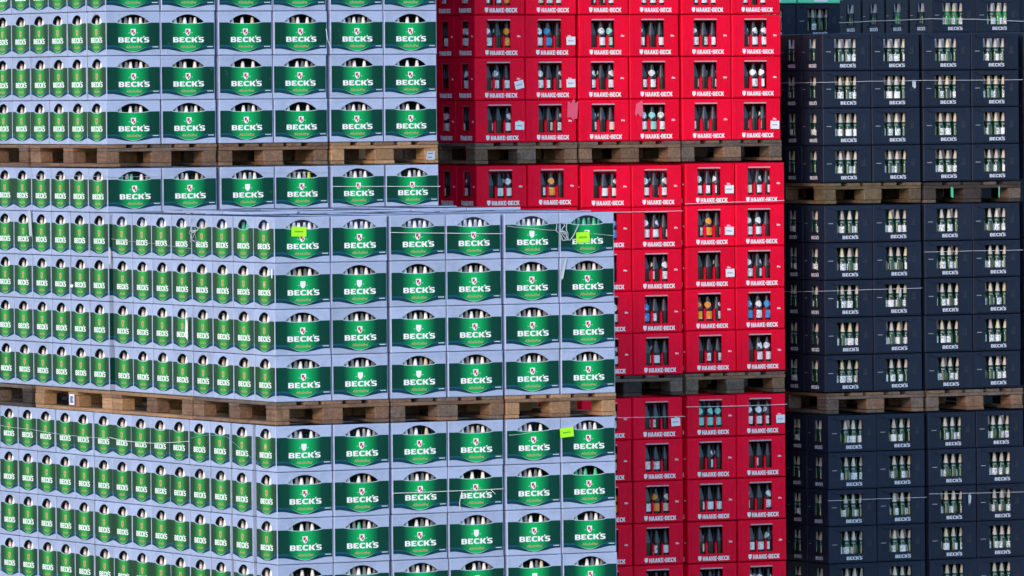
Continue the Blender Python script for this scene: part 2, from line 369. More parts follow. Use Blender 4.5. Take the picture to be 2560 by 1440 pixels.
def blue_parts():
    P = {}
    H = BH
    mb = MB()
    fh = lens(.116, rv(.275, H), rv(.235, H), rv(.065, H), 16, .9)
    lh0 = lens(.078, rv(.285, H), rv(.225, H), rv(.06, H), 16, .35)
    lh = [(BD/2-u, v) for u, v in lh0][::-1]
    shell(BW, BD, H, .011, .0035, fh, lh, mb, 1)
    # ridge of the stacking rim: a shallow arch near the foot and one over the window
    for hw, off in ((.10, 0),):
        slab([arc_strip(.085, .006, .012, .0022, 0, 0)], 0, -.0016, mb)
    slab([rect(-BW/2+.004, BW/2-.004, H-.016, H-.0135)], 0, -.0015, mb)
    n0 = len(mb.v)
    m2 = MB(); slab([arc_strip(.062, .006, .010, .0022, 0, 0)], 0, -.0016, m2); slab([rect(-BD/2+.004, BD/2-.004, H-.016, H-.0135)], 0, -.0015, m2)
    mb.add([(-BW/2+y, BD/2-x, z) for x, y, z in m2.v], m2.f)
    P['body'] = mb.mesh('blue_body', [M['blue'], M['inner']])
    for key, s, gm, half in (('long', 1.0, 'green', BW/2-.006), ('short', .74, 'green_s', BD/2-.0035)):
        hwin = (.116 if key == 'long' else .078)+.006
        sh = 0.235 if key == 'long' else .225
        bw = .130 if key == 'long' else .108; nb = .155 if key == 'long' else .130; pw = .72 if key == 'long' else .58
        N = 18
        # navy carrier
        top = []
        for k in range(N+1):
            a = math.pi*k/N; u = -hwin*math.cos(a); top.append((u, min(rv(.252, H), rv(sh, H)-(rv(sh, H)-rv(.275 if key == 'long' else .285, H))*math.sin(a)-.0030)))
        low = []
        for k in range(N+1):
            u = nb-2*nb*k/N; low.append((u, rv(.862+.072*(.5+.5*math.cos(math.pi*u/nb)+1e-9)**pw, H)))
        mb = MB()
        out = [(-half, rv(.862, H)), (-half, rv(.252, H)), (-hwin, rv(.252, H))]+top+[(hwin, rv(.252, H)), (half, rv(.252, H)), (half, rv(.862, H))]+low
        slab([out], 0, -.0006, mb, 0); LB = mb
        # lighter stripe
        mb = MB(); st = []
        nb2 = .145 if key == 'long' else .120
        for k in range(N+1):
            u = nb2-2*nb2*k/N; st.append((u, rv(.805+.085*(.5+.5*math.cos(math.pi*u/nb2)+1e-9)**pw, H)))
        out = [(-half, rv(.805, H)), (-half, rv(.74, H)), (half, rv(.74, H)), (half, rv(.805, H))]+st
        slab([out], -.0006, -.0009, LB, 1)
        # pale edge under the bulge
        mb = MB(); g = []; g2 = []
        for k in range(N+1):
            u = bw-2*bw*k/N; e = (.5+.5*math.cos(math.pi*u/bw)+1e-9)**pw
            g.append((u, rv(.770+.142*e, H))); g2.append((u*.985, rv(.770+.152*e, H)))
        slab([g2+g[::-1]], -.0006, -.0012, mb); P['rim_'+key] = mb.mesh('rim_'+key, M['rim'])
        mb = MB()
        wl = []; wl2 = []
        for k in range(N+1):
            b = top[k][1]; u = top[k][0]
            wl.append((u, b)); wl2.append((u*.995, b+.0019))
        slab([wl+wl2[::-1]], 0, -.0016, mb)
        P['wrim_'+key] = mb.mesh('window_rim_'+key, M['rim'])
        mb = MB()
        out = [(-half, rv(.770, H)), (-half, rv(.252, H)), (-hwin, rv(.252, H))]+top+[(hwin, rv(.252, H)), (half, rv(.252, H)), (half, rv(.770, H))]+g
        slab([out], -.0009, -.0014, mb); P['green_'+key] = mb.mesh('green_'+key, M[gm])
        mb = MB(); word("BECK'S", .222*s if key == 'long' else .170, .034, -.0014, -.0022, mb, .004*s, rv(.705, H), 1.5)
        P['text_'+key] = mb.mesh('letters_'+key, M['white'])
        mb = MB(); slab([shield_pts(0, rv(.475, H), .036*s if key == 'long' else .034, .046)], -.0014, -.0020, mb, 0)
        k2 = 1 if key == 'long' else .55
        slab([[(-.012*s*k2, rv(.475, H)+.017*k2), (.004*s, rv(.475, H)+.017*k2), (.004*s, rv(.475, H)+.002), (-.012*s*k2, rv(.475, H)-.004)]], -.0020, -.0024, mb, 1)
        if key == 'long': slab([[(-.001*s, rv(.475, H)-.003), (.012*s, rv(.475, H)+.005), (.012*s, rv(.475, H)-.008), (.002*s, rv(.475, H)-.017)]], -.0020, -.0024, mb, 1)
        for sg in (-1, 1):
            slab([[(sg*.024*s, rv(.485, H)-.002), (sg*.036*s, rv(.485, H)-.0012), (sg*.036*s, rv(.485, H)+.0012), (sg*.024*s, rv(.485, H)+.002)]], -.0014, -.0018, mb, 2)
        a = [M['white'], M['crestred'], M['rim']] if key == 'long' else [M['crestgold'], M['crestred'], M['green_s']]
        P['crest_'+key] = mb.mesh('crest_'+key, a)
        b = P['crest_'+key].copy(); b.materials[1] = M['white']; P['crestworn_'+key] = b
        f = font_mesh('Alkoholfrei', 'script_'+key, .024, M['gold'], .03)
        f.transform(Matrix.Translation((0, -.0024, rv(.832, H))) @ Matrix.Scale(1.0*s, 4, (1, 0, 0))); P['script_'+key] = f
        mb = MB()
        for k in range(5):
            u = (.140+.0085*k)*s; slab([rect(u, u+.0062*s, rv(.815, H), rv(.798, H))], -.0009, -.0014, LB, 2 if key == 'long' else 1)
        P['label_'+key] = LB.mesh('navy_'+key, [M['navy'], M['steel'], M['white']])
    return P

RW, RD, RH = 0.3925, 0.288, 0.2885
def red_parts():
    P = {}; H = RH; W = RW
    mb = MB()
    fh = rect(-.101, .084, rv(.775, H), rv(.125, H))
    lh = rect(BD/2-.052, BD/2+.052, rv(.755, H), rv(.14, H))
    shell(W, RD, H, .011, .0055, fh, lh, mb)
    slab([rect(-W/2+.012, W/2-.012, .010, .0135)], 0, -.0032, mb)
    slab([rect(-W/2+.02, W/2-.02, H-.021, H-.0175)], 0, -.0030, mb)
    for sx in (-1, 1): slab([rect(sx*.165-.0018, sx*.165+.0018, .028, H-.034)], 0, -.0022, mb)
    m2 = MB(); slab([arc_strip(.085, rv(.80, H), .022, .0045, 0, 0)], 0, -.005, m2); slab([rect(-RD/2+.006, RD/2-.006, .010, .0125)], 0, -.0016, m2)
    mb.add([(-W/2+y, RD/2-x, z) for x, y, z in m2.v], m2.f)
    P['body'] = mb.mesh('red_body', M['red'])
    mb = MB(); slab([[(-.099, rv(.125, H)), (.082, rv(.125, H)), (.078, rv(.092, H)), (-.095, rv(.092, H))]], 0, -.004, mb)
    P['lip_long'] = mb.mesh('lip_long', M['lip'])
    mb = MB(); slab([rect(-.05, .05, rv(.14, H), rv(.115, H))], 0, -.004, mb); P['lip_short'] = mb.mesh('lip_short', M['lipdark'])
    mb = MB()
    for u in (-.112, -.037, .037, .112):
        w2 = .0075
        mb.add([(u-w2, .013, .02), (u+w2, .013, .02), (u+w2, .013, .135), (u, .013, .152), (u-w2, .013, .135),
                (u-w2, .030, .02), (u+w2, .030, .02), (u+w2, .030, .135), (u, .030, .152), (u-w2, .030, .135)],
               [(0, 1, 2, 3, 4), (5, 9, 8, 7, 6), (0, 4, 9, 5), (1, 6, 7, 2), (2, 7, 8, 3), (3, 8, 9, 4)])
    P['divider'] = mb.mesh('red_divider', M['red'])
    for key, s in (('long', 1.0), ('short', .70)):
        mb = MB(); cu = .012*s
        word('HAAKE-BECK', .215*s, .0300, 0, -.0012, mb, cu+.018*s, rv(.945, H), 1.0)
        slab([shield_pts(cu-.113*s, rv(.890, H), .026*s, .034)], 0, -.0012, mb)
        P['text_'+key] = mb.mesh('red_letters_'+key, M['white'])
        mb = MB(); word('20X', .028*s, .0120, 0, -.0012, mb, .147*s if key == 'long' else .108, rv(.52, H), 2.0)
        P['small_'+key] = mb.mesh('red_small_'+key, M['white'])
    return P

DW, DD, DH = 0.394, 0.289, 0.2585
def dark_parts():
    P = {}; H = DH; W = DW
    mb = MB()
    fh = rect(-.098, .082, rv(.755, H), rv(.13, H))
    lh = rect(DD/2-.050, DD/2+.050, rv(.735, H), rv(.14, H))
    shell(W, DD, H, .011, .004, fh, lh, mb)
    slab([rect(-W/2+.025, W/2-.025, .0115, .016)], 0, -.006, mb)
    # raised field above the window with slanted ends
    slab([[(-.12, rv(.125, H)), (.105, rv(.125, H)), (.15, rv(.055, H)), (-.165, rv(.055, H))]], 0, -.007, mb)
    slab([[(-.15, rv(.80, H)), (-.10, rv(.785, H)), (-.10, rv(.775, H)), (-.155, rv(.79, H))]], 0, -.002, mb)
    slab([[(.15, rv(.80, H)), (.155, rv(.79, H)), (.09, rv(.775, H)), (.09, rv(.785, H))]], 0, -.002, mb)
    m2 = MB(); slab([arc_strip(.080, rv(.80, H), .020, .0045, 0, 0)], 0, -.006, m2)
    mb.add([(-W/2+y, DD/2-x, z) for x, y, z in m2.v], m2.f)
    P['body'] = mb.mesh('dark_body', M['dark'])
    mb = MB(); slab([rect(.115, .150, rv(.56, H), rv(.49, H))], 0, -.002, mb)
    slab([rect(.118, .128, rv(.485, H), rv(.38, H))], 0, -.002, mb); slab([rect(.133, .147, rv(.485, H), rv(.36, H))], 0, -.002, mb)
    P['emblem'] = mb.mesh('dark_emblem', M['darkmark'])
    for key, s in (('long', 1.0), ('short', .80)):
        mb = MB(); word("BECK'S", .128*s, .0235, 0, -.0012, mb, .012*s, rv(.915, H), 1.4)
        P['text_'+key] = mb.mesh('dark_letters_'+key, M['dullwhite'])
        mb = MB(); slab([rect(-.168*s, -.128*s, rv(.495, H), rv(.482, H))], 0, -.0012, mb)
        P['small_'+key] = mb.mesh('dark_small_'+key, M['ink'])
    return P

PB, PR, PD = blue_parts(), red_parts(), dark_parts()
DIM = {'blue': (BW, BD, BH), 'red': (RW, RD, RH), 'dark': (DW, DD, DH)}

def build_crate(kind, loc, rz, long_side, short_side, label, group, bare=False, worn=False):
    t = bpy.data.objects.new({'blue': 'pale_blue_crate', 'red': 'red_crate', 'dark': 'slate_crate'}[kind], None); COL.objects.link(t); t.empty_display_size = 0.1
    t.location = loc; t.rotation_euler = (0, 0, rz)
    tag(t, label, 'crate', group)
    W, D, H = DIM[kind]
    P = {'blue': PB, 'red': PR, 'dark': PD}[kind]
    obj('body', P['body'], t)
    if kind == 'red' and not bare: obj('divider', P['divider'], t)
    if kind == 'dark' and long_side: obj('emblem', P['emblem'], t)
    for on, key in ((long_side, 'long'), (short_side, 'short')):
        if not on: continue
        L, Rt = ((0, 0, 0), (0, 0, 0)) if key == 'long' else ((-W/2, D/2, 0), (0, 0, R(-90)))
        if kind == 'blue':
            lb = obj('printed_label', P['label_'+key], t, L, Rt)
            obj('label_rim', P['rim_'+key], lb); obj('window_rim', P['wrim_'+key], lb); obj('label_field', P['green_'+key], lb)
            obj('brand_lettering', P['text_'+key], lb); obj('crest', P[('crestworn_' if worn else 'crest_')+key], lb)
            obj('script_lettering', P['script_'+key], lb)
        else:
            obj('brand_lettering', P['text_'+key], t, L, Rt); obj('small_print', P['small_'+key], t, L, Rt)
            if kind == 'red': obj('window_lip', P['lip_'+key], t, L, Rt)
    return t

# bottles -------------------------------------------------------------------
def lathe(prof, n, mb, cap=True, mi=0, a0=0, a1=2*math.pi):
    full = abs(a1-a0-2*math.pi) < 1e-6
    m = n if full else n+1
    vs = []
    for r, z in prof:
        for k in range(m):
            a = a0+(a1-a0)*k/n; vs.append((r*math.cos(a), r*math.sin(a), z))
    fs = []
    for i in range(len(prof)-1):
        for k in range(m if full else m-1):
            k2 = (k+1) % m; fs.append((i*m+k, i*m+k2, (i+1)*m+k2, (i+1)*m+k))
    if cap and full: fs.append(tuple(range((len(prof)-1)*m, len(prof)*m)))
    mb.add(vs, fs, mi)

def bottle_meshes():
    B = {}
    def lm(name, prof, mat, n=12, cap=True, arcs=None, smooth=True):
        mb = MB()
        if arcs is None: lathe(prof, n, mb, cap)
        else:
            for a0, a1 in arcs: lathe(prof, 6, mb, False, 0, a0, a1)
        B[name] = mb.mesh(name, mat, smooth)
    # brown half litre: long pointed shoulder
    lm('brown', [(.024, 0), (.0315, .004), (.0325, .02), (.0325, .132), (.031, .145), (.024, .172), (.0160, .202), (.0115, .218), (.0105, .228)], M['brown'])
    lm('brown_foil', [(.0325, .140), (.0310, .1465), (.0247, .1725), (.0170, .2025), (.0122, .219), (.0100, .231)], M['bfoil'])
    for nm in ('paper', 'orange', 'bluelab', 'aqua', 'cream'):
        lm('belly_'+nm, [(.0330, .068), (.0330, .122)], M[nm], arcs=[(-1.15, 1.15)])
        mb = MB()   # pointed neck label
        lo = []; hi = []
        for k in range(7):
            a = -1.0+2.0*k/6; z0 = .142+.020*abs(a); z1 = .178+.012*(1-abs(a))
            rr = lambda z: .0338-(z-.142)*.236 if z > .142 else .0338
            lo.append((rr(z0)*math.cos(a), rr(z0)*math.sin(a), z0)); hi.append((rr(z1)*math.cos(a), rr(z1)*math.sin(a), z1))
        strip(lo, hi, mb, False); B['neck_'+nm] = mb.mesh('neck_'+nm, M[nm], True)
    # green third litre
    lm('green', [(.022, 0), (.029, .004), (.0295, .02), (.0295, .106), (.0275, .117), (.0195, .140), (.0140, .160), (.0090, .19), (.0080, .204)], M['gglass'])
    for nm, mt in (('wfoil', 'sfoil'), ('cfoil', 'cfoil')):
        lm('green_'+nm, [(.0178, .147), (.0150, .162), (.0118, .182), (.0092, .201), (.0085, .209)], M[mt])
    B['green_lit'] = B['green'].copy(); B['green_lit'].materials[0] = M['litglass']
    lm('green_neck', [(.0262, .1220), (.0222, .1335)], M['necktag'], arcs=[(-.55, .55)])
    for nm in ('paper', 'qr'):
        lm('green_belly_'+nm, [(.0300, .053), (.0300, .100)], M[nm], arcs=[(-.82, .82)])
    # bottle in the pale crates: only its foil-wrapped neck shows
    lm('frei', [(.024, 0), (.0310, .004), (.0320, .02), (.0320, .130), (.028, .155), (.0180, .180), (.0115, .205), (.0085, .230)], M['gglass'])
    for nm in ('wfoil', 'cfoil', 'gfoil', 'lfoil'):
        lm('frei_'+nm, [(.0200, .168), (.0155, .190), (.0122, .212), (.0088, .231), (.0072, .237)], M[nm])
    return B
BM = bottle_meshes()
REST = {'brown': [], 'green': [], 'frei': []}
COUNT = {'brown': 0, 'green': 0, 'frei': 0}

def brown_bottle(loc, rz, label, group, belly, neck, crz=0):
    o = obj('brown_bottle', BM['brown'], None, loc, (0, 0, rz)); tag(o, label, 'brown bottle', group)
    obj('neck_foil', BM['brown_foil'], o)
    if belly: obj('label', BM['belly_'+belly], o)
    if neck: obj('neck_label', BM['neck_'+neck], o, (0, 0, 0), (0, 0, random.uniform(-.4, .4)))
    return o
def green_bottle(loc, rz, label, group, foil, belly):
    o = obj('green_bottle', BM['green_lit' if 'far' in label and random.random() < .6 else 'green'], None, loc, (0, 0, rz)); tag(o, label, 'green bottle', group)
    obj('neck_foil', BM['green_'+foil], o); obj('neck_label', BM['green_neck'], o, (0, 0, 0), (0, 0, -rz-R(118)+random.uniform(-.2, .2)))
    obj('label', BM['green_belly_'+belly], o); obj('label', BM['green_belly_qr'], o, (0, 0, 0), (0, 0, math.pi))
    return o
def frei_bottle(loc, rz, label, group, foil):
    o = obj('foil_necked_bottle', BM['frei'], None, loc, (0, 0, rz)); tag(o, label, 'foil-necked bottle', group)
    obj('neck_foil', BM['frei_'+foil], o)
    return o

# pallets -------------------------------------------------------------------
def pallet_meshes(mat, jit=.0015):
    mb = lambda *a: None
    d = {}
    def bx(name, sx, sy, sz, c=.003):
        b = MB(); b.bbox(-sx/2, sx/2, -sy/2, sy/2, 0, sz, c); d[name] = b.mesh('pallet_'+name, mat)
    # boards built with their length along local x so the grain runs along them
    bx('deckw', 1.2, .145, .022); bx('deckn', 1.2, .100, .022); bx('string', .8, .145, .022)
    bx('botw', 1.2, .145, .022); bx('botn', 1.2, .100, .022)
    bx('blkw', .145, .145, .078, .006); bx('blkn', .145, .100, .078, .006)
    return d
PALM = {k: pallet_meshes(M[k]) for k in ('wood_tan', 'wood_brown', 'wood_grey', 'wood_dark', 'wood_moss')}
def build_pallet(x, y, z, mat, label, rz=0.0):
    """front-left corner at x, y; 0.8 wide along x, 1.2 deep along y, 0.144 high from z"""
    t = bpy.data.objects.new('wooden_pallet', None); COL.objects.link(t); t.location = (x, y, z); t.rotation_euler = (0, 0, rz)
    tag(t, label, 'pallet', 'wooden pallets between the crate stacks')
    P = PALM[mat]; q = R(90)
    alt = {'wood_tan': 'wood_brown', 'wood_brown': 'wood_grey', 'wood_grey': 'wood_brown', 'wood_dark': 'wood_grey', 'wood_moss': 'wood_brown'}[mat]
    A = PALM[alt]
    pk = lambda n: (A if random.random() < .25 else P)[n]
    r = lambda s=.003: random.uniform(-s, s)
    for cx, nm in ((.0725, 'deckw'), (.2475, 'deckn'), (.4, 'deckw'), (.5525, 'deckn'), (.7275, 'deckw')):
        obj('deck_board', pk(nm), t, (cx+r(), .6+r(.006), .122), (0, 0, q+r(.004)))
    for cy in (.0725, .6, 1.1275):
        obj('stringer_board', pk('string'), t, (.4+r(), cy+r(), .100))
    for cx, nm in ((.05, 'botn'), (.4, 'botw'), (.75, 'botn')):
        obj('bottom_board', pk(nm), t, (cx+r(), .6+r(.006), 0), (0, 0, q))
        for cy in (.0725, .6, 1.1275):
            obj('block', pk('blkw' if nm == 'botw' else 'blkn'), t, (cx+r(), cy+r(), .022), (0, 0, q+r(.03)))
    return t

# ------------------------------------------------------------------ ground
def ground():
    s = NT('yard_asphalt')
    tc = s.n('ShaderNodeTexCoord'); n1 = s.n('ShaderNodeTexNoise', i_Scale=60.0, i_Detail=6.0); n2 = s.n('ShaderNodeTexNoise', i_Scale=0.6, i_Detail=4.0)
    s.l(tc.outputs['Object'], n1.inputs['Vector']); s.l(tc.outputs['Object'], n2.inputs['Vector'])
    c = s.mix(n1.outputs[0], (.035, .035, .037), (.075, .073, .07)); c = s.mix(s.math('MULTIPLY', n2.outputs[0], .5), c, (.03, .03, .03))
    s.l(c, s.b.inputs['Base Color']); s.b.inputs['Roughness'].default_value = .9
    xs = [-1500, -60, -4, 2.6, 3.1, 60, 1500]; zs = [.055, .055, .055, .055, 0, 0, 0]
    mb = MB()
    strip([(x, -1500, z) for x, z in zip(xs, zs)], [(x, 1500, z) for x, z in zip(xs, zs)], mb, False)
    o = obj('ground', mb.mesh('ground', s.m)); o['kind'] = 'structure'; o['label'] = 'asphalt storage yard under the crate stacks'
ground()

# ------------------------------------------------------------------ stacks
ORD = ['first', 'second', 'third', 'fourth', 'fifth', 'sixth', 'seventh', 'eighth', 'ninth', 'tenth', 'eleventh', 'twelfth', 'thirteenth', 'fourteenth', 'fifteenth', 'sixteenth']
G = 0.0156
PALLET_GAP = lambda i, g: (i//2)*g
BLUEG = 'pale blue crates with green labels'; REDG = 'red crates in the middle'; DARKG = 'dark slate crates on the right'
FREE = {'frei': 'foil-necked bottles in pale blue crates', 'brown': 'brown bottles in red crates', 'green': 'green bottles in dark crates'}
VD = (math.sin(.48708), math.cos(.48708))

def world(cr, u, y, z):
    c, s = math.cos(cr[3]), math.sin(cr[3])
    return (cr[0]+u*c-y*s, cr[1]+u*s+y*c, cr[2]+z)

SPEC = {}     # (stack, column, layer, position) -> (belly, neck)
def fill_crate(kind, cr, where, long_side, short_side, key, special=None):
    """bottles that the windows of one crate show"""
    W, D, H = DIM[kind]
    if kind == 'dark': us = [(-2.5+k)*.0622 for k in range(6)]; ys = [.0435+k*.0672 for k in range(4)]; hw = (-.098, .082); sw = .05
    else: us = [(-2+k)*.0738 for k in range(5)]; ys = [.0450+k*.0660 for k in range(4)]; hw = (-.112, .112) if kind == 'blue' else (-.101, .084); sw = .078 if kind == 'blue' else .052
    rr = .018 if kind == 'blue' else .026
    fk = {'blue': 'frei', 'red': 'brown', 'dark': 'green'}[kind]
    jobs = []
    if long_side:
        for j in (0, 1):
            for u in us:
                a = u-ys[j]*VD[0]/VD[1]
                if hw[0]-rr < a < hw[1]+rr*.6: jobs.append((j == 0, u, ys[j], a))
        if kind == 'red':
            for j in (2, 3):
                for u in us: jobs.append((False, u, ys[j], 0))
    if short_side:
        for i in (0, 1):
            for y in ys:
                d = us[i]+W/2
                a = (D/2-y)*1.0+d*VD[1]/VD[0]   # in the short wall seen from outside, u grows towards the front
                if abs(-a) < 9 and -sw-rr*.6 < (y-D/2)-d*VD[1]/VD[0] < sw+rr*.6: jobs.append((i == 0 and not long_side, us[i], y, 100+y, i == 0))
    vis = sorted([q for q in jobs if q[0]], key=lambda q: q[3])
    names = {1: ['only'], 2: ['left', 'right'], 3: ['left', 'middle', 'right'], 4: ['first', 'second', 'third', 'fourth'], 5: ['first', 'second', 'third', 'fourth', 'fifth']}
    cap = {'frei': 292, 'brown': 290, 'green': 290}[fk]
    if long_side is False and key[0] in ('A1', 'B2', 'B3'): vis_single = False
    else: vis_single = True
    done = set()
    for k, q in enumerate(vis):
        if not vis_single or COUNT[fk] >= cap: continue
        done.add(q[:3]); COUNT[fk] += 1
        p = world(cr, q[1]+random.uniform(-.002, .002), q[2], .0125); rz = random.uniform(-math.pi, math.pi)
        nm = names[len(vis)][k] if len(vis) <= 5 else ORD[k]
        if kind == 'blue':
            f = 'wfoil' if random.random() < .95 else 'cfoil'
            if special: f = special if not isinstance(special, dict) else special.get(k, f)
            adj = {'wfoil': 'white', 'cfoil': 'champagne', 'gfoil': 'green', 'lfoil': 'lime'}[f]
            frei_bottle(p, rz, '%s %s-necked bottle in window, %s' % (nm, adj, where), FREE[fk], f)
        elif kind == 'red':
            x = random.random(); belly = 'paper' if x < .91 else ('cream' if x < .97 else 'aqua')
            neck = belly if random.random() < .6 else None
            rz = -R(118)+random.uniform(-2.4, 2.4)
            if special and k in special:
                belly = neck = special[k]; rz = -R(112)+random.uniform(-.35, .35)
            brown_bottle(p, rz, '%s brown bottle in %s' % (nm, where), FREE[fk], belly, neck)
        else:
            f = 'wfoil' if random.random() < .8 else 'cfoil'
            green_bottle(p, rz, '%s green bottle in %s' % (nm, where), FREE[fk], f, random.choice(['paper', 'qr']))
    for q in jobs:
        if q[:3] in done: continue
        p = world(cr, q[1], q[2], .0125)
        REST[fk].append((p, random.uniform(-math.pi, math.pi), 'g' if special == 'gfoil' else ('w' if key[2] == 0 and key[0] in ('A2', 'D3', 'E', 'F') or random.random() < (.55 if fk == 'frei' else .2) or len(q) > 4 and q[4] or fk == 'frei' and not long_side else 'n')))  # inner bottles mostly go without foil, standing in for shade behind the windows

def stack(name, kind, phrase, X0, Y0, top, h, layers, nx, ny, rows_from='top', side_names=True, yoff=None, gaps=None, rz=0.0,
          cols=None, specials=None, fill_layers=None, front_layers=None, from_right=False, xs=None, worn=()):
    """layers counted from the top (0). Front row i along x, side column j along y."""
    W, D, H = DIM[kind]
    grp = {'blue': BLUEG, 'red': REDG, 'dark': DARKG}[kind]
    cells = [(i, 0) for i in (cols if cols is not None else range(nx))]+[(0, j) for j in range(1, ny)]
    c0, s0 = math.cos(rz), math.sin(rz)
    for k in range(layers):
        z = top-(k+1)*h+Z0
        for (i, j) in cells:
            if front_layers is not None and i > 0 and k not in front_layers: continue
            lx = (xs[i] if xs else i*.4+PALLET_GAP(i, gaps if gaps is not None else G))+.2
            ly = j*.3+(yoff[j] if yoff else 0)+.004
            lx += random.uniform(-.003, .003); ly += random.uniform(-.005, .004)
            x = X0+lx*c0-ly*s0; y = Y0+lx*s0+ly*c0; a = rz+random.uniform(-.008, .008)
            ls = (j == 0); ss = (i == 0)
            if rows_from == 'top': lay = 'top layer' if k == 0 else ORD[k]+' layer down'
            else: lay = 'bottom layer' if k == layers-1 else ORD[layers-1-k]+' layer up'
            if j == 0:
                if from_right: col = 'at right end' if i == nx-1 else ORD[nx-1-i]+' from right end'
                else: col = 'at corner' if i == 0 else ORD[i]+' from corner'
            else: col = ORD[j]+' behind corner'
            where = '%s, %s, %s' % (lay, col, phrase)
            if kind == 'blue':
                lab = ('pale blue crate, wide green label, ' if ls else 'pale blue crate, narrow green label, ')+where
            elif kind == 'red': lab = 'red bottle crate, '+where
            else: lab = 'dark slate bottle crate, '+where
            bare = fill_layers is not None and k not in fill_layers
            build_crate(kind, (x, y, z), a, ls, ss, lab, grp, bare, (i, j, k) in worn)
            if not bare:
                sp = specials.get((i, j, k)) if specials else None
                fill_crate(kind, (x, y, z, a), ('crate %s' % where), ls, ss, (name, i, j, k), sp)
    return

def cover(name, kind, X0, Y0, z, I, J, gaps=None):
    """crates of one layer standing behind the front ones (only their rims can be seen)"""
    for i in I:
        for j in J:
            t = bpy.data.objects.new('pale_blue_crate', None); COL.objects.link(t)
            t.location = (X0+i*.4+PALLET_GAP(i, gaps if gaps is not None else G)+.2+random.uniform(-.003, .003), Y0+j*.3+.004+random.uniform(-.003, .003), z+Z0+random.uniform(-.004, .003))
            t.rotation_euler = (0, 0, random.uniform(-.006, .006))
            tag(t, 'open pale blue crate, top layer, %s row back, %s from corner, near upper stack' % (ORD[j], ORD[i]), 'crate', name)
            obj('body', PB['body'], t)

DEEP = {'blue': [], 'red': [], 'dark': []}
def deeper(kind, X0, Y0, top, h, layers, I, J, gaps=None, only=None):
    """crates the front ones hide, plus unseen ones added for shade: one mass per colour"""
    for k in range(layers):
        if only is not None and k not in only: continue
        for i in I:
            for j in J:
                DEEP[kind].append((X0+i*.4+PALLET_GAP(i, gaps if gaps is not None else G)+.2, Y0+j*.3+.008, top-(k+1)*h+Z0+.007))

H2 = .2906
# near stack, upper level: four layers
spA2 = {(i, 0, 0): None for i in range(6)}
spA2[(5, 0, 0)] = 'gfoil'; spA2[(0, 1, 0)] = 'gfoil'
stack('A2', 'blue', 'near upper stack', 0, 0, 0, H2, 4, 6, 8, specials=spA2, worn={(0, 0, 1), (1, 0, 1), (2, 0, 2), (1, 0, 3), (2, 0, 3), (4, 0, 0)})
cover('open crates on top of the near upper stack', 'blue', 0, 0, -H2+.004, range(1, 6), range(1, 4))
cover('open crates on top of the near upper stack', 'blue', -.02, .03, -H2+.018, range(1, 6), range(4, 8))
deeper('blue', 0, 0, 0, H2, 4, range(1, 6), range(1, 8), only={1, 3})
# near stack, lower level
A1T = -4*H2-.149
offA1 = [0, .044, .06, .062, .066, .055, .044, .033, .024, .03, .03, .03, .035, .035, .035]
deeper('blue', .002, 0, A1T, H2, 5, range(6), (0,), only={4})
deeper('blue', .002, .03, A1T, H2, 5, (0,), range(1, 15), only={4})
deeper('blue', .002, 0, A1T, H2, 5, range(1, 6), range(1, 8), only={0})
stack('A1', 'blue', 'near lower stack', .002, 0, A1T, H2, 4, 6, 15, yoff=offA1,
      specials={(5, 0, 1): {0: 'gfoil', 1: 'gfoil', 2: 'gfoil'}, (1, 0, 2): {1: 'gfoil'}, (0, 10, 0): 'lfoil'}, worn={(0, 0, 0), (4, 0, 3), (3, 0, 2)})
# back stack
GB = .021
stack('B3', 'blue', 'back upper stack', -.006, 2.46, .446+4*.2908, .2908, 4, 6, 6, rows_from='bottom', gaps=GB)
stack('B2', 'blue', 'back middle stack', -.002, 2.46, .2926, .2911, 5, 6, 6, gaps=GB, front_layers={0},
      specials={(0, 0, 0): {0: 'gfoil', 1: 'gfoil'}, (3, 0, 0): {0: 'cfoil', 2: 'lfoil'}}, worn={(2, 0, 0)})
deeper('blue', -.006, 2.46, .446+4*.2908, .2908, 4, range(1, 6), range(1, 6), GB)
deeper('blue', -.006, 2.46, .446+5*.2908, .2908, 1, range(0, 6), range(0, 6), GB)
deeper('blue', -.006, 2.46, .446+4*.2908, .2908, 4, (0, 1), range(6, 10), GB)  # unseen crates added to block the bright horizon between layers
# unseen upper level, added to shade the alley beside the red stacks
deeper('blue', -.006, 2.46, .446+.16+10*.2908, .2908, 5, range(0, 6), (0, 5), GB)
deeper('blue', -.006, 2.46, .446+.16+10*.2908, .2908, 5, (0, 5), (1, 2, 3, 4), GB)
deeper('blue', -.002, 2.46, .2926, .2911, 5, range(1, 6), range(1, 6), GB, only={0})
deeper('blue', -.002, 2.46, .2926, .2911, 5, (5,), range(0, 6), GB, only={1, 2, 3, 4})
# red stacks
spC3 = {(0, 0, 1): {2: 'orange'}, (1, 0, 1): {1: 'bluelab'}, (0, 0, 0): {2: 'orange'}}
stack('C3', 'red', 'red upper stack', 3.3136, 3.6017, .4228+4*.2930, .2930, 4, 6, 2, rows_from='bottom', specials=spC3)
stack('C2a', 'red', 'red middle stack', 3.3216, 3.6017, .2667, .2925, 2, 2, 2, specials={(1, 0, 0): {1: 'orange'}})
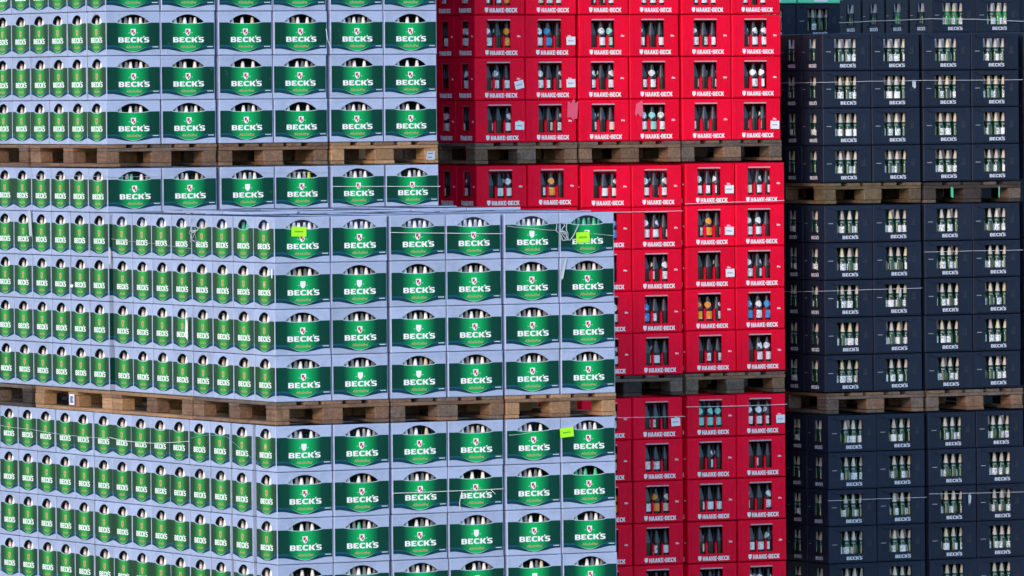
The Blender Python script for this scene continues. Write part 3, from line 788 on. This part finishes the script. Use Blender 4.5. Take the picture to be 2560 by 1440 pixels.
# the second and third pallet of the red middle level stand a little apart
stack('C2b', 'red', 'second red middle stack', 4.1406, 3.6017, .2558, .2922, 5, 2, 1, specials={(0, 0, 1): {2: 'bluelab'}, (1, 0, 3): {0: 'bluelab'}})
stack('C2c', 'red', 'third red middle stack', 4.9670, 3.6017, .2646, .2927, 5, 2, 1,
      specials={(0, 0, 1): {1: 'orange'}, (0, 0, 3): {0: 'orange', 1: 'orange'}, (1, 0, 3): {2: 'bluelab', 0: 'bluelab'}})
stack('C1b', 'red', 'second red lower stack', 4.1330, 3.6017, -1.3600, .2925, 5, 2, 1, specials={(1, 0, 2): {1: 'orange', 2: 'cream'}, (0, 0, 2): {2: 'orange'}})
stack('C1c', 'red', 'third red lower stack', 4.9639, 3.6017, -1.3550, .2945, 5, 2, 1, specials={(0, 0, 0): {0: 'aqua', 1: 'aqua', 2: 'aqua'}})
deeper('red', 3.3136, 3.6017, .4228+4*.2930, .2930, 4, range(1, 6), (1, 2))
deeper('red', 2.5, 5.0, 3.36, .29, 21, range(0, 8), (0,))  # unseen tall row, added to close the alleys against sky light
deeper('blue', -.006, 2.46, 3.36, .29, 21, (5,), (6, 7, 8))  # unseen depth added to keep the alley dark
deeper('red', 3.3136, 3.6017, .4228+5*.2930, .2930, 1, range(6), (0, 1))
deeper('red', 3.3136, 3.6017, .4228+.16+10*.2930, .2930, 5, range(6), (0, 1, 2))  # unseen upper level added to shade the alley by the dark stacks
deeper('red', 3.3216, 3.6017, .2600, .2925, 5, range(1, 6), (1, 2))
deeper('red', 3.3216, 3.6017, .2600, .2925, 5, (0,), (1, 2), only={2, 3, 4})
deeper('red', 3.3216, 3.6017, -1.3600, .2925, 5, range(0, 6), (1, 2))
# dark stacks
stack('D3', 'dark', 'dark upper stack', 6.095, 3.63, .1131+4*.2633, .2633, 4, 4, 3, gaps=.024)
stack('D2', 'dark', 'dark middle stack', 6.099, 3.63, -.0440, .2642, 5, 4, 3, gaps=.024)
stack('D1', 'dark', 'dark lower stack', 6.120, 3.63, -1.528, .2620, 5, 4, 3, gaps=.024)
deeper('dark', 6.095, 3.63, .1131+4*.2633, .2633, 4, range(1, 4), (1, 2, 3), .024)
deeper('dark', 6.099, 3.63, -.0440, .2642, 5, range(1, 4), (1, 2, 3), .024)
deeper('dark', 6.120, 3.63, -1.528, .2620, 5, range(1, 4), (1, 2, 3), .024)
for X0, top, h in ((6.125, 1.166, .2633), (6.129, -.0440, .2642), (6.14, -1.528, .262)): deeper('dark', X0, 3.65, top, h, 4 if top > 0 else 5, (4, 5), (0, 1), .024)
# unseen dark row added behind to block sky, its layers offset from the front
deeper('dark', 5.75, 4.96, 1.13, .2592, 14, range(0, 7), (0,))
deeper('dark', 7.965, 5.32, 1.165, .27, 2, range(0, 4), (0, 1, 2))
deeper('dark', 7.965, 5.33, 1.448, .27, 1, range(2, 4), (0, 1))
deeper('dark', 7.69-.4, 7.50, 1.169, .256, 1, range(-1, 4), (0, 1))
deeper('dark', 7.3, 7.95, 2.45, .256, 5, range(0, 5), (0,))
# far dark stack behind
stack('E', 'dark', 'far right stack', 7.965, 5.25, 1.178+.2700, .2700, 1, 2, 4, rz=R(3), yoff=[0, .012, .03, .04])
stack('F', 'dark', 'far stack by the red crates', 7.69, 7.45, 1.160+.2560, .2560, 1, 2, 1)

# bottles beyond those shown singly
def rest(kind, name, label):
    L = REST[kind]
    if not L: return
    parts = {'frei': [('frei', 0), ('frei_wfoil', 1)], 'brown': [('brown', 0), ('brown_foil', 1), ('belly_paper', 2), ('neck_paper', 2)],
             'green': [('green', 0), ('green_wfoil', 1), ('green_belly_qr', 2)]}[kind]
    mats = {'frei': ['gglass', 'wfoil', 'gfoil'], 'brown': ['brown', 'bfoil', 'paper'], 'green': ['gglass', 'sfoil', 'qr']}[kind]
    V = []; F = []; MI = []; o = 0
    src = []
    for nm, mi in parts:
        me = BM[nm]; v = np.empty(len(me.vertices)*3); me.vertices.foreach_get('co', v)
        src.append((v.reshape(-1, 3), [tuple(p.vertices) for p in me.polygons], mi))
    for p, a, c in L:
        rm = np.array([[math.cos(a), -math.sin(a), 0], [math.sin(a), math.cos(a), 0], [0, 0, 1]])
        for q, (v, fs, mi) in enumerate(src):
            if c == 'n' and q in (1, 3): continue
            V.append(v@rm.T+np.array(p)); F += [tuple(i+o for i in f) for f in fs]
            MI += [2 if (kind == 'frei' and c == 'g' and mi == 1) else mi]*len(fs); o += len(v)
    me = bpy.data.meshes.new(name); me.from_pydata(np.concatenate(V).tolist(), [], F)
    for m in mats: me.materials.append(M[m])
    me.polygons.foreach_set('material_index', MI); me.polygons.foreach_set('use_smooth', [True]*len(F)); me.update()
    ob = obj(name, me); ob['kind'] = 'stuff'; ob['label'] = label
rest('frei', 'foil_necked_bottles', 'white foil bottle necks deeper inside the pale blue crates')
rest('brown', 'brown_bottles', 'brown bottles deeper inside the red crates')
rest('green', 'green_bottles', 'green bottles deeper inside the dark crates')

def deep_mass(kind, name, label):
    me0 = {'blue': PB, 'red': PR, 'dark': PD}[kind]['body']
    v = np.empty(len(me0.vertices)*3); me0.vertices.foreach_get('co', v); v = v.reshape(-1, 3)
    fs = [tuple(p.vertices) for p in me0.polygons]; mi = [p.material_index for p in me0.polygons]
    V = []; F = []; MI = []
    for n, p in enumerate(DEEP[kind]):
        V.append(v+np.array(p)+np.random.uniform(-.002, .002, 3)*np.array([1, 1, 0])); F += [tuple(i+n*len(v) for i in f) for f in fs]; MI += mi
    me = bpy.data.meshes.new(name); me.from_pydata(np.concatenate(V).tolist(), [], F)
    for m in me0.materials: me.materials.append(m)
    me.polygons.foreach_set('material_index', MI); me.update()
    o = obj(name, me); o['kind'] = 'stuff'; o['label'] = label
deep_mass('blue', 'pale_blue_crates', 'pale blue crates deeper inside the stacks, with unseen ones added for shade')
deep_mass('red', 'red_crates', 'red crates deeper inside the stacks, with unseen ones added for shade')
deep_mass('dark', 'slate_crates', 'dark slate crates deeper inside and beside the stacks, with unseen ones added to block sky')

# ------------------------------------------------------------------ pallets
def pal(X0, Y0, z, mat, label): build_pallet(X0, Y0, z+Z0, mat, label, random.uniform(-.004, .004))
zA = -4*H2-.1465
pal(.004, .002, zA, 'wood_brown', 'brown pallet at the corner under the near upper stack')
pal(.818, .002, zA, 'wood_grey', 'grey weathered pallet second from the corner under near upper stack')
pal(1.634, .002, zA, 'wood_tan', 'pale tan pallet third from the corner under near upper stack')
pal(.004, 1.222, zA-.002, 'wood_tan', 'light tan pallet behind the corner pallet of the near upper stack')
pal(.004, 2.44, zA-.003, 'wood_tan', 'orange tan pallet with a white tag on its middle block')
pal(.0, 3.70, zA-.004, 'wood_dark', 'dark pallet at the left edge under the back middle stack')
zB = .2985
pal(-.004, 2.465, zB, 'wood_brown', 'brown pallet at the corner under the back upper stack')
pal(.815, 2.465, zB, 'wood_brown', 'brown pallet second from corner under the back upper stack')
pal(1.638, 2.465, zB, 'wood_tan', 'tan pallet with a white scrap under the back upper stack')
pal(-.006, 3.70, zB-.001, 'wood_brown', 'reddish brown pallet behind the corner of back upper stack')
zC = .2755
pal(3.316, 3.605, zC, 'wood_brown', 'brown pallet at the corner under the red upper stack')
pal(4.134, 3.605, zC, 'wood_brown', 'brown pallet in the middle under the red upper stack')
pal(4.948, 3.605, zC, 'wood_grey', 'grey brown pallet at right end under the red upper stack')
zC2 = -1.3525
pal(4.140, 3.605, zC2, 'wood_dark', 'dark weathered pallet under the second red middle stack')
pal(4.960, 3.605, zC2+.002, 'wood_grey', 'grey pallet under the third red middle stack')
zD = -.0365
pal(6.101, 3.634, zD, 'wood_moss', 'mossy yellow brown pallet under the dark upper stack corner')
pal(6.925, 3.634, zD-.004, 'wood_dark', 'dark pallet with green strips under the dark upper stack')
zD2 = -1.518
pal(6.112, 3.634, zD2, 'wood_grey', 'grey brown pallet under the dark middle stack corner')
pal(6.936, 3.634, zD2, 'wood_brown', 'brown pallet second from corner under dark middle stack')

# ------------------------------------------------------------------ twine, stickers, scraps
def up(p): return (p[0], p[1], p[2]+Z0)
def tube(name, pts, r, mat, label, cat, group=None, n=6):
    pts = [Vector(up(p)) for p in pts]
    mb = MB(); rings = []
    for k, p in enumerate(pts):
        d = (pts[min(k+1, len(pts)-1)]-pts[max(k-1, 0)]).normalized()
        a = d.cross(Vector((0.1, 0.2, 1))).normalized(); b = d.cross(a)
        rings.append([tuple(p+r*(math.cos(2*math.pi*q/n)*a+math.sin(2*math.pi*q/n)*b)) for q in range(n)])
    for k in range(len(rings)-1): strip(rings[k], rings[k+1], mb)
    mb.add(rings[0], [tuple(range(n))]); mb.add(rings[-1], [tuple(range(n))])
    me = mb.mesh(name, M[mat], True)
    return tag(obj(name, me), label, cat, group)
def sag(pts, amt, n=5):
    """add the droop of a slack line between tie points"""
    out = [pts[0]]
    for a, b in zip(pts[:-1], pts[1:]):
        for k in range(1, n+1):
            t = k/n; out.append((a[0]+(b[0]-a[0])*t, a[1]+(b[1]-a[1])*t, a[2]+(b[2]-a[2])*t-amt*4*t*(1-t)))
    return out
TG = 'twine tied round the top crates'
TW = [
 ([(0.815, -0.006, -0.111), (1.226, -0.006, -0.122), (1.621, -0.006, -0.131)], .0028, 'twine', 'white twine across the middle pair of crates on near upper stack', .001),
 ([(1.648, -0.006, -0.083), (1.829, -0.006, -0.101), (2.008, -0.006, -0.116)], .0015, 'twine', 'thin twine running down to the knot on near upper stack', .002),
 ([(2.275, -0.006, -0.141), (2.424, -0.006, -0.156)], .0015, 'twine', 'thin twine right of the lime sticker on near upper stack', .001),
 ([(0.815, -0.006, -1.758), (1.214, -0.006, -1.757), (1.612, -0.006, -1.754)], .0030, 'twine', 'white twine across the third and fourth crates of near lower stack', .001),
 ([(1.311, -0.012, -1.755), (1.296, -0.018, -1.79), (1.290, -0.012, -1.83), (1.294, -0.01, -1.879)], .0030, 'twine', 'loose white twine end hanging below the near lower stack twine', 0),
 ([(1.512, -0.012, -1.754), (1.527, -0.016, -1.769), (1.547, -0.01, -1.785)], .0030, 'twine', 'short twine end over the lettering on near lower stack', 0),
 ([(1.65, -0.006, -1.414), (1.818, -0.006, -1.398), (2.014, -0.006, -1.378)], .0014, 'twine', 'thin twine rising to the lime sticker on near lower stack', .004),
 ([(1.635, 2.450, 0.152), (2.042, 2.450, 0.147), (2.445, 2.450, 0.142)], .0028, 'twine', 'white twine across the right pair of the back middle stack', .001),
 ([(-0.010, 3.674, 0.242), (-0.010, 2.997, 0.24), (-0.012, 2.450, 0.238), (0.096, 2.450, 0.234), (0.40, 2.450, 0.236)], .0016, 'ink', 'thin grey twine round the corner of the back middle stack', .002),
 ([(1.086, 2.450, 0.254), (1.617, 2.450, 0.248)], .0015, 'ink', 'thin grey twine high on the second pair of back middle stack', .002),
 ([(1.603, 2.452, 1.198), (1.606, 2.440, 1.129), (1.643, 2.450, 1.057)], .0030, 'twine', 'loose white cord down the gap in the back upper stack', 0),
 ([(4.96, 3.594, -0.02), (5.367, 3.594, -0.012), (5.757, 3.594, -0.006)], .0024, 'twine', 'white twine across the third red middle stack', .001),
 ([(4.138, 3.594, -0.073), (4.425, 3.594, -0.07), (4.940, 3.594, -0.068)], .0024, 'twine', 'white twine across the second red middle stack', .001),
 ([(4.13, 3.594, -1.495), (4.413, 3.594, -1.497), (4.934, 3.594, -1.501)], .0022, 'twine', 'white twine across the second red lower stack', .001),
 ([(4.956, 3.594, -1.436), (5.355, 3.594, -1.44), (5.766, 3.594, -1.438)], .0026, 'twine', 'white twine across the third red lower stack', .001),
 ([(6.086, 4.5, 0.818), (6.086, 4.157, 0.819), (6.086, 3.624, 0.82), (6.471, 3.622, 0.826), (6.898, 3.622, 0.829), (7.745, 3.622, 0.829)], .0018, 'twine', 'pale twine round the dark upper stack', .001),
 ([(6.915, 3.622, -0.388), (7.31, 3.622, -0.386), (7.735, 3.622, -0.387)], .0018, 'twine', 'pale twine across the right pair of dark middle stack', .001),
 ([(6.09, 4.4, -0.665), (6.09, 4.016, -0.661), (6.09, 3.624, -0.65), (6.449, 3.622, -0.646), (6.895, 3.622, -0.643)], .0018, 'twine', 'pale twine round the corner pair of dark middle stack', .001),
 ([(6.112, 3.622, -2.129), (6.504, 3.622, -2.128), (6.92, 3.622, -2.129)], .0018, 'twine', 'pale twine across the corner pair of dark lower stack', .001),
 ([(6.942, 3.622, -2.107), (7.76, 3.622, -2.117)], .0018, 'twine', 'pale twine across the right pair of dark lower stack', .001),
 ([(-0.008, 4.196, -1.45), (-0.008, 3.694, -1.459), (-0.008, 3.079, -1.478), (-0.008, 2.465, -1.474)], .0013, 'twine', 'thin slack twine on the far left side of near lower stack', .004),
 ([(-0.008, 2.452, -1.469), (-0.008, 2.162, -1.484), (-0.008, 1.778, -1.483), (-0.008, 1.238, -1.451)], .0026, 'twine', 'slack white twine on the left side of near lower stack', .002),
 ([(-0.008, 1.214, -1.429), (-0.010, 0.955, -1.4), (-0.008, 0.684, -1.403), (-0.008, 0.225, -1.558)], .0018, 'bluetwine', 'turquoise twine slanting down the left side of near lower stack', 0),
 ([(-0.008, 2.393, -0.169), (-0.008, 1.727, -0.192), (-0.008, 1.177, -0.215)], .0016, 'ink', 'thin grey twine on the left side of near upper stack', .003),
 ([(7.88, 6.44, 1.268), (7.90, 6.0, 1.275), (7.958, 5.24, 1.283), (8.36, 5.255, 1.279), (8.80, 5.275, 1.262)], .0026, 'twine', 'pale twine round the far right stack', .001),
]
for pts, r, mt, lab, dr in TW: tube('twine', sag(pts, dr) if len(pts) < 4 or dr else pts, r*.8, mt, lab, 'twine', TG)

def scrap(name, cx, cy, cz, wd, ht, mat, label, cat, face='front', rot=0.0, ink=None, rows=2, group=None, curl=.002, rough=0.0):
    """a glued paper or film piece: thin slightly curled sheet with thickness, printed lines as a part"""
    n = 6; mb = MB(); pts = []; th = .0008
    per = []
    for k in range(n+1): per.append((-wd/2+wd*k/n, -ht/2))
    for k in range(n+1): per.append((wd/2-wd*k/n, ht/2))
    if rough: per = [(u+random.uniform(-rough, rough)*wd, v+random.uniform(-rough, rough)*ht) for u, v in per]
    f = lambda u: -curl*(2*u/wd)**2
    fr = [(u, f(u)-th, v) for u, v in per]; bk = [(u, f(u), v) for u, v in per]
    m = len(per)
    for k in range(n):
        mb.add([fr[k], fr[k+1], fr[m-2-k], fr[m-1-k]], [(0, 1, 2, 3)])
        mb.add([bk[k], bk[k+1], bk[m-2-k], bk[m-1-k]], [(0, 1, 2, 3)])
    strip(fr, bk, mb)
    o = obj(name, mb.mesh(name, M[mat]), None, up((cx, cy, cz)), (0, 0, 0))
    mr = Matrix.Rotation(rot, 4, 'Y')
    if face == 'left': mr = Matrix.Rotation(R(-90), 4, 'Z') @ mr
    o.rotation_euler = mr.to_euler()
    tag(o, label, cat, group)
    if ink:
        mb = MB()
        for k in range(rows):
            v = ht*(.22-.44*(k/(max(1, rows-1)))) if rows > 1 else 0
            hh = ht*.075 if rows < 3 else ht*.11
            slab([rect(-wd*.33, wd*(.30-.12*(k % 2)), v-hh, v+hh)], -th-.0003, -th-.0007-curl*.0, mb)
        obj('printed_lines', mb.mesh('printed_lines', M[ink]), o)
    return o
scrap('lime_sticker', .171, -.0075, -.096, .105, .062, 'lime', 'lime sticker under the window of the corner crate, near upper stack', 'sticker', rot=.03, ink='limeink', rows=1)
scrap('lime_sticker', 2.195, -.0085, -.163, .098, .066, 'lime', 'lime sticker covering lettering at right end of near upper stack', 'sticker', rot=-.03, ink='limeink', rows=1)
scrap('lime_sticker', 2.068, -.0075, -1.408, .098, .060, 'lime', 'lime sticker across the crate joint on near lower stack', 'sticker', rot=-.09, ink='limeink', rows=1)
WS = 'white stickers on the red crates'
for x, z, rt, lab in ((4.065, 1.12, -.02, 'white sticker on the second red crate, second layer down in view, red upper stack'), (3.659, .819, -.22, 'tilted white sticker on the corner red crate, third layer up from the pallet'),
    (4.063, .827, -.02, 'white sticker on the second red crate, second layer up, red upper stack'), (3.659, .537, .02, 'white sticker on the corner red crate just above the pallet'),
    (5.686, .525, .02, 'white sticker on the right end red crate just above the pallet'), (5.315, .078, 0, 'white sticker on top layer of the third red middle stack'),
    (5.313, -.213, .02, 'white sticker on second layer of the third red middle stack'), (5.317, -.507, -.02, 'white sticker on third layer of the third red middle stack'),
    (4.872, -1.539, -.05, 'white sticker on top layer of the second red lower stack'), (5.715, -1.539, -.04, 'white sticker at right end of the third red lower stack')):
    scrap('white_sticker', x, 3.5975, z, .070, .056, 'stick', lab, 'sticker', rot=rt, ink='ink', rows=1, group=WS, curl=.001)
scrap('paper_remnant', 4.075, 3.5985, .640, .070, .12, 'pink', 'torn pink paper remnant on the second red crate above the pallet', 'paper scrap', rough=.17, curl=.0005)
scrap('paper_remnant', 4.600, 3.5985, .645, .060, .085, 'pink', 'torn pink paper remnant on the fourth red crate above the pallet', 'paper scrap', rough=.18, curl=.0005)
scrap('film_scrap', 2.052, -.0065, -.36, .022, .13, 'film', 'crumpled clear film strip at the last crate joint, near upper stack', 'film scrap', rot=.25, rough=.12)
scrap('film_scrap', -.008, 2.412, -.29, .03, .11, 'film', 'white film strip in the gap on left side, near upper stack', 'film scrap', 'left', rough=.14)
scrap('paper_remnant', -.0075, 1.263, -.726, .045, .12, 'stick', 'scraped white paper streak on the left side, near upper stack', 'paper scrap', 'left', rough=.3, curl=.001)
scrap('paper_remnant', -.0075, .014, -.356, .016, .055, 'stick', 'small white paper strip by the corner, left side of near upper stack', 'paper scrap', 'left', rough=.1, curl=.001)
scrap('paper_remnant', -.0075, 3.017, -.489, .045, .018, 'stick', 'tiny white paper flake on the far left side', 'paper scrap', 'left', rough=.15, curl=.001)
scrap('film_scrap', -.012, 3.66, -.085, .05, .17, 'film', 'hanging pale film flap on the far left crates', 'film scrap', 'left', rough=.05, rot=-.12)
scrap('pallet_tag', -.004, 3.040, -1.240, .080, .070, 'stick', 'white printed tag on the middle block of the tan pallet', 'tag', 'left', ink='inkblue', rows=3, curl=.0005)
scrap('pallet_tag', 2.377, 2.455, .350, .062, .060, 'film', 'torn white tag on right block, pallet of back upper stack', 'tag', rough=.1, ink='inkblue', rows=2, curl=.0005)
scrap('film_scrap', 6.836, 3.6215, .805, .024, .05, 'film', 'small crumpled film tag on the dark upper stack twine', 'film scrap', rough=.2)
scrap('film_scrap', 6.712, 3.6215, -.675, .018, .06, 'film', 'small film tag on the dark middle stack twine', 'film scrap', rough=.2)
scrap('film_scrap', 7.277, 3.6215, -2.152, .020, .07, 'film', 'small film tag on the dark lower stack twine', 'film scrap', rough=.2)
scrap('green_strip', 7.152, 3.630, .032, .022, .070, 'gfoil', 'green strip hanging in the left opening of the dark pallet', 'strip', rough=.08)
scrap('green_strip', 7.542, 3.630, .030, .010, .075, 'gfoil', 'narrow green strip hanging in the right opening of the dark pallet', 'strip', rough=.08)
def wisp(name, c, spread, n, mat, label, face):
    """crumpled film knot: a few looping strands"""
    mb = MB(); rnd = random.Random(n*7)
    for q in range(n):
        p = Vector(c); d = Vector((rnd.uniform(-1, 1), 0, rnd.uniform(-1, .6))).normalized(); pts = [p]
        for k in range(9):
            d = (d+Vector((rnd.uniform(-.9, .9), 0, rnd.uniform(-.9, .9)))).normalized(); p = p+d*spread*.3
            p = Vector((c[0]+max(-spread, min(spread, p.x-c[0])), c[1]-.002*rnd.random()-.002*q, c[2]+max(-spread, min(spread, p.z-c[2])))); pts.append(p)
        r = rnd.uniform(.0015, .0035)
        rings = []
        for k, p in enumerate(pts):
            d = (pts[min(k+1, 9)]-pts[max(k-1, 0)]).normalized() if (pts[min(k+1, 9)]-pts[max(k-1, 0)]).length > 1e-6 else Vector((1, 0, 0))
            a = d.cross(Vector((.1, 1, .05))).normalized(); b = d.cross(a)
            rings.append([tuple(p+r*(math.cos(a2)*a*1.6+math.sin(a2)*b*.5)) for a2 in (0, math.pi/2, math.pi, 1.5*math.pi)])
        for k in range(len(rings)-1): strip(rings[k], rings[k+1], mb)
    if face == 'left':
        mb.v = [(c[0]+(y-c[1]), c[1]-(x-c[0]), z) for x, y, z in mb.v]
    mb.v = [up(v) for v in mb.v]
    return tag(obj(name, mb.mesh(name, M[mat], True)), label, 'film scrap')
wisp('film_knot', (2.03, -.010, -.125), .055, 6, 'film', 'crumpled film knot in the twine left of the lime sticker', 'front')
wisp('film_knot', (-.010, 1.107, -.10), .075, 7, 'film', 'crumpled film knot on the top left side, near upper stack', 'left')
tube('twine', [(2.035, -.016, -.132), (2.066, -.018, -.171), (2.095, -.018, -.181), (2.112, -.018, -.164), (2.130, -.018, -.139), (2.145, -.016, -.111), (2.168, -.008, -.08)], .0035, 'film', 'looped film strand rising to the window at right end', 'twine', TG)

# pale mint crates on the far stack
def mint_crate(x, y, z, label):
    t = bpy.data.objects.new('mint_crate', None); COL.objects.link(t); t.location = (x, y, z+Z0)
    tag(t, label, 'crate', 'mint crates on the far stack')
    mb = MB(); fh = lens(.11, .06, .08, .19); lh = [(.144-u*.6, v) for u, v in lens(.11, .06, .08, .19)][::-1]
    shell(.396, .288, .25, .010, .0035, fh, lh, mb); slab([rect(-.19, .19, .004, .018)], 0, -.006, mb)
    obj('body', mb.mesh('mint_body', M['mint']), t)
    mb = MB(); slab([rect(-.06, .06, .012, .034)], -.006, -.0072, mb); obj('label', mb.mesh('mint_label', M['stick']), t)
mint_crate(7.893, 7.44, 1.426, 'mint green crate at left on the far stack')
mint_crate(8.300, 7.44, 1.426, 'mint green crate at right on the far stack')
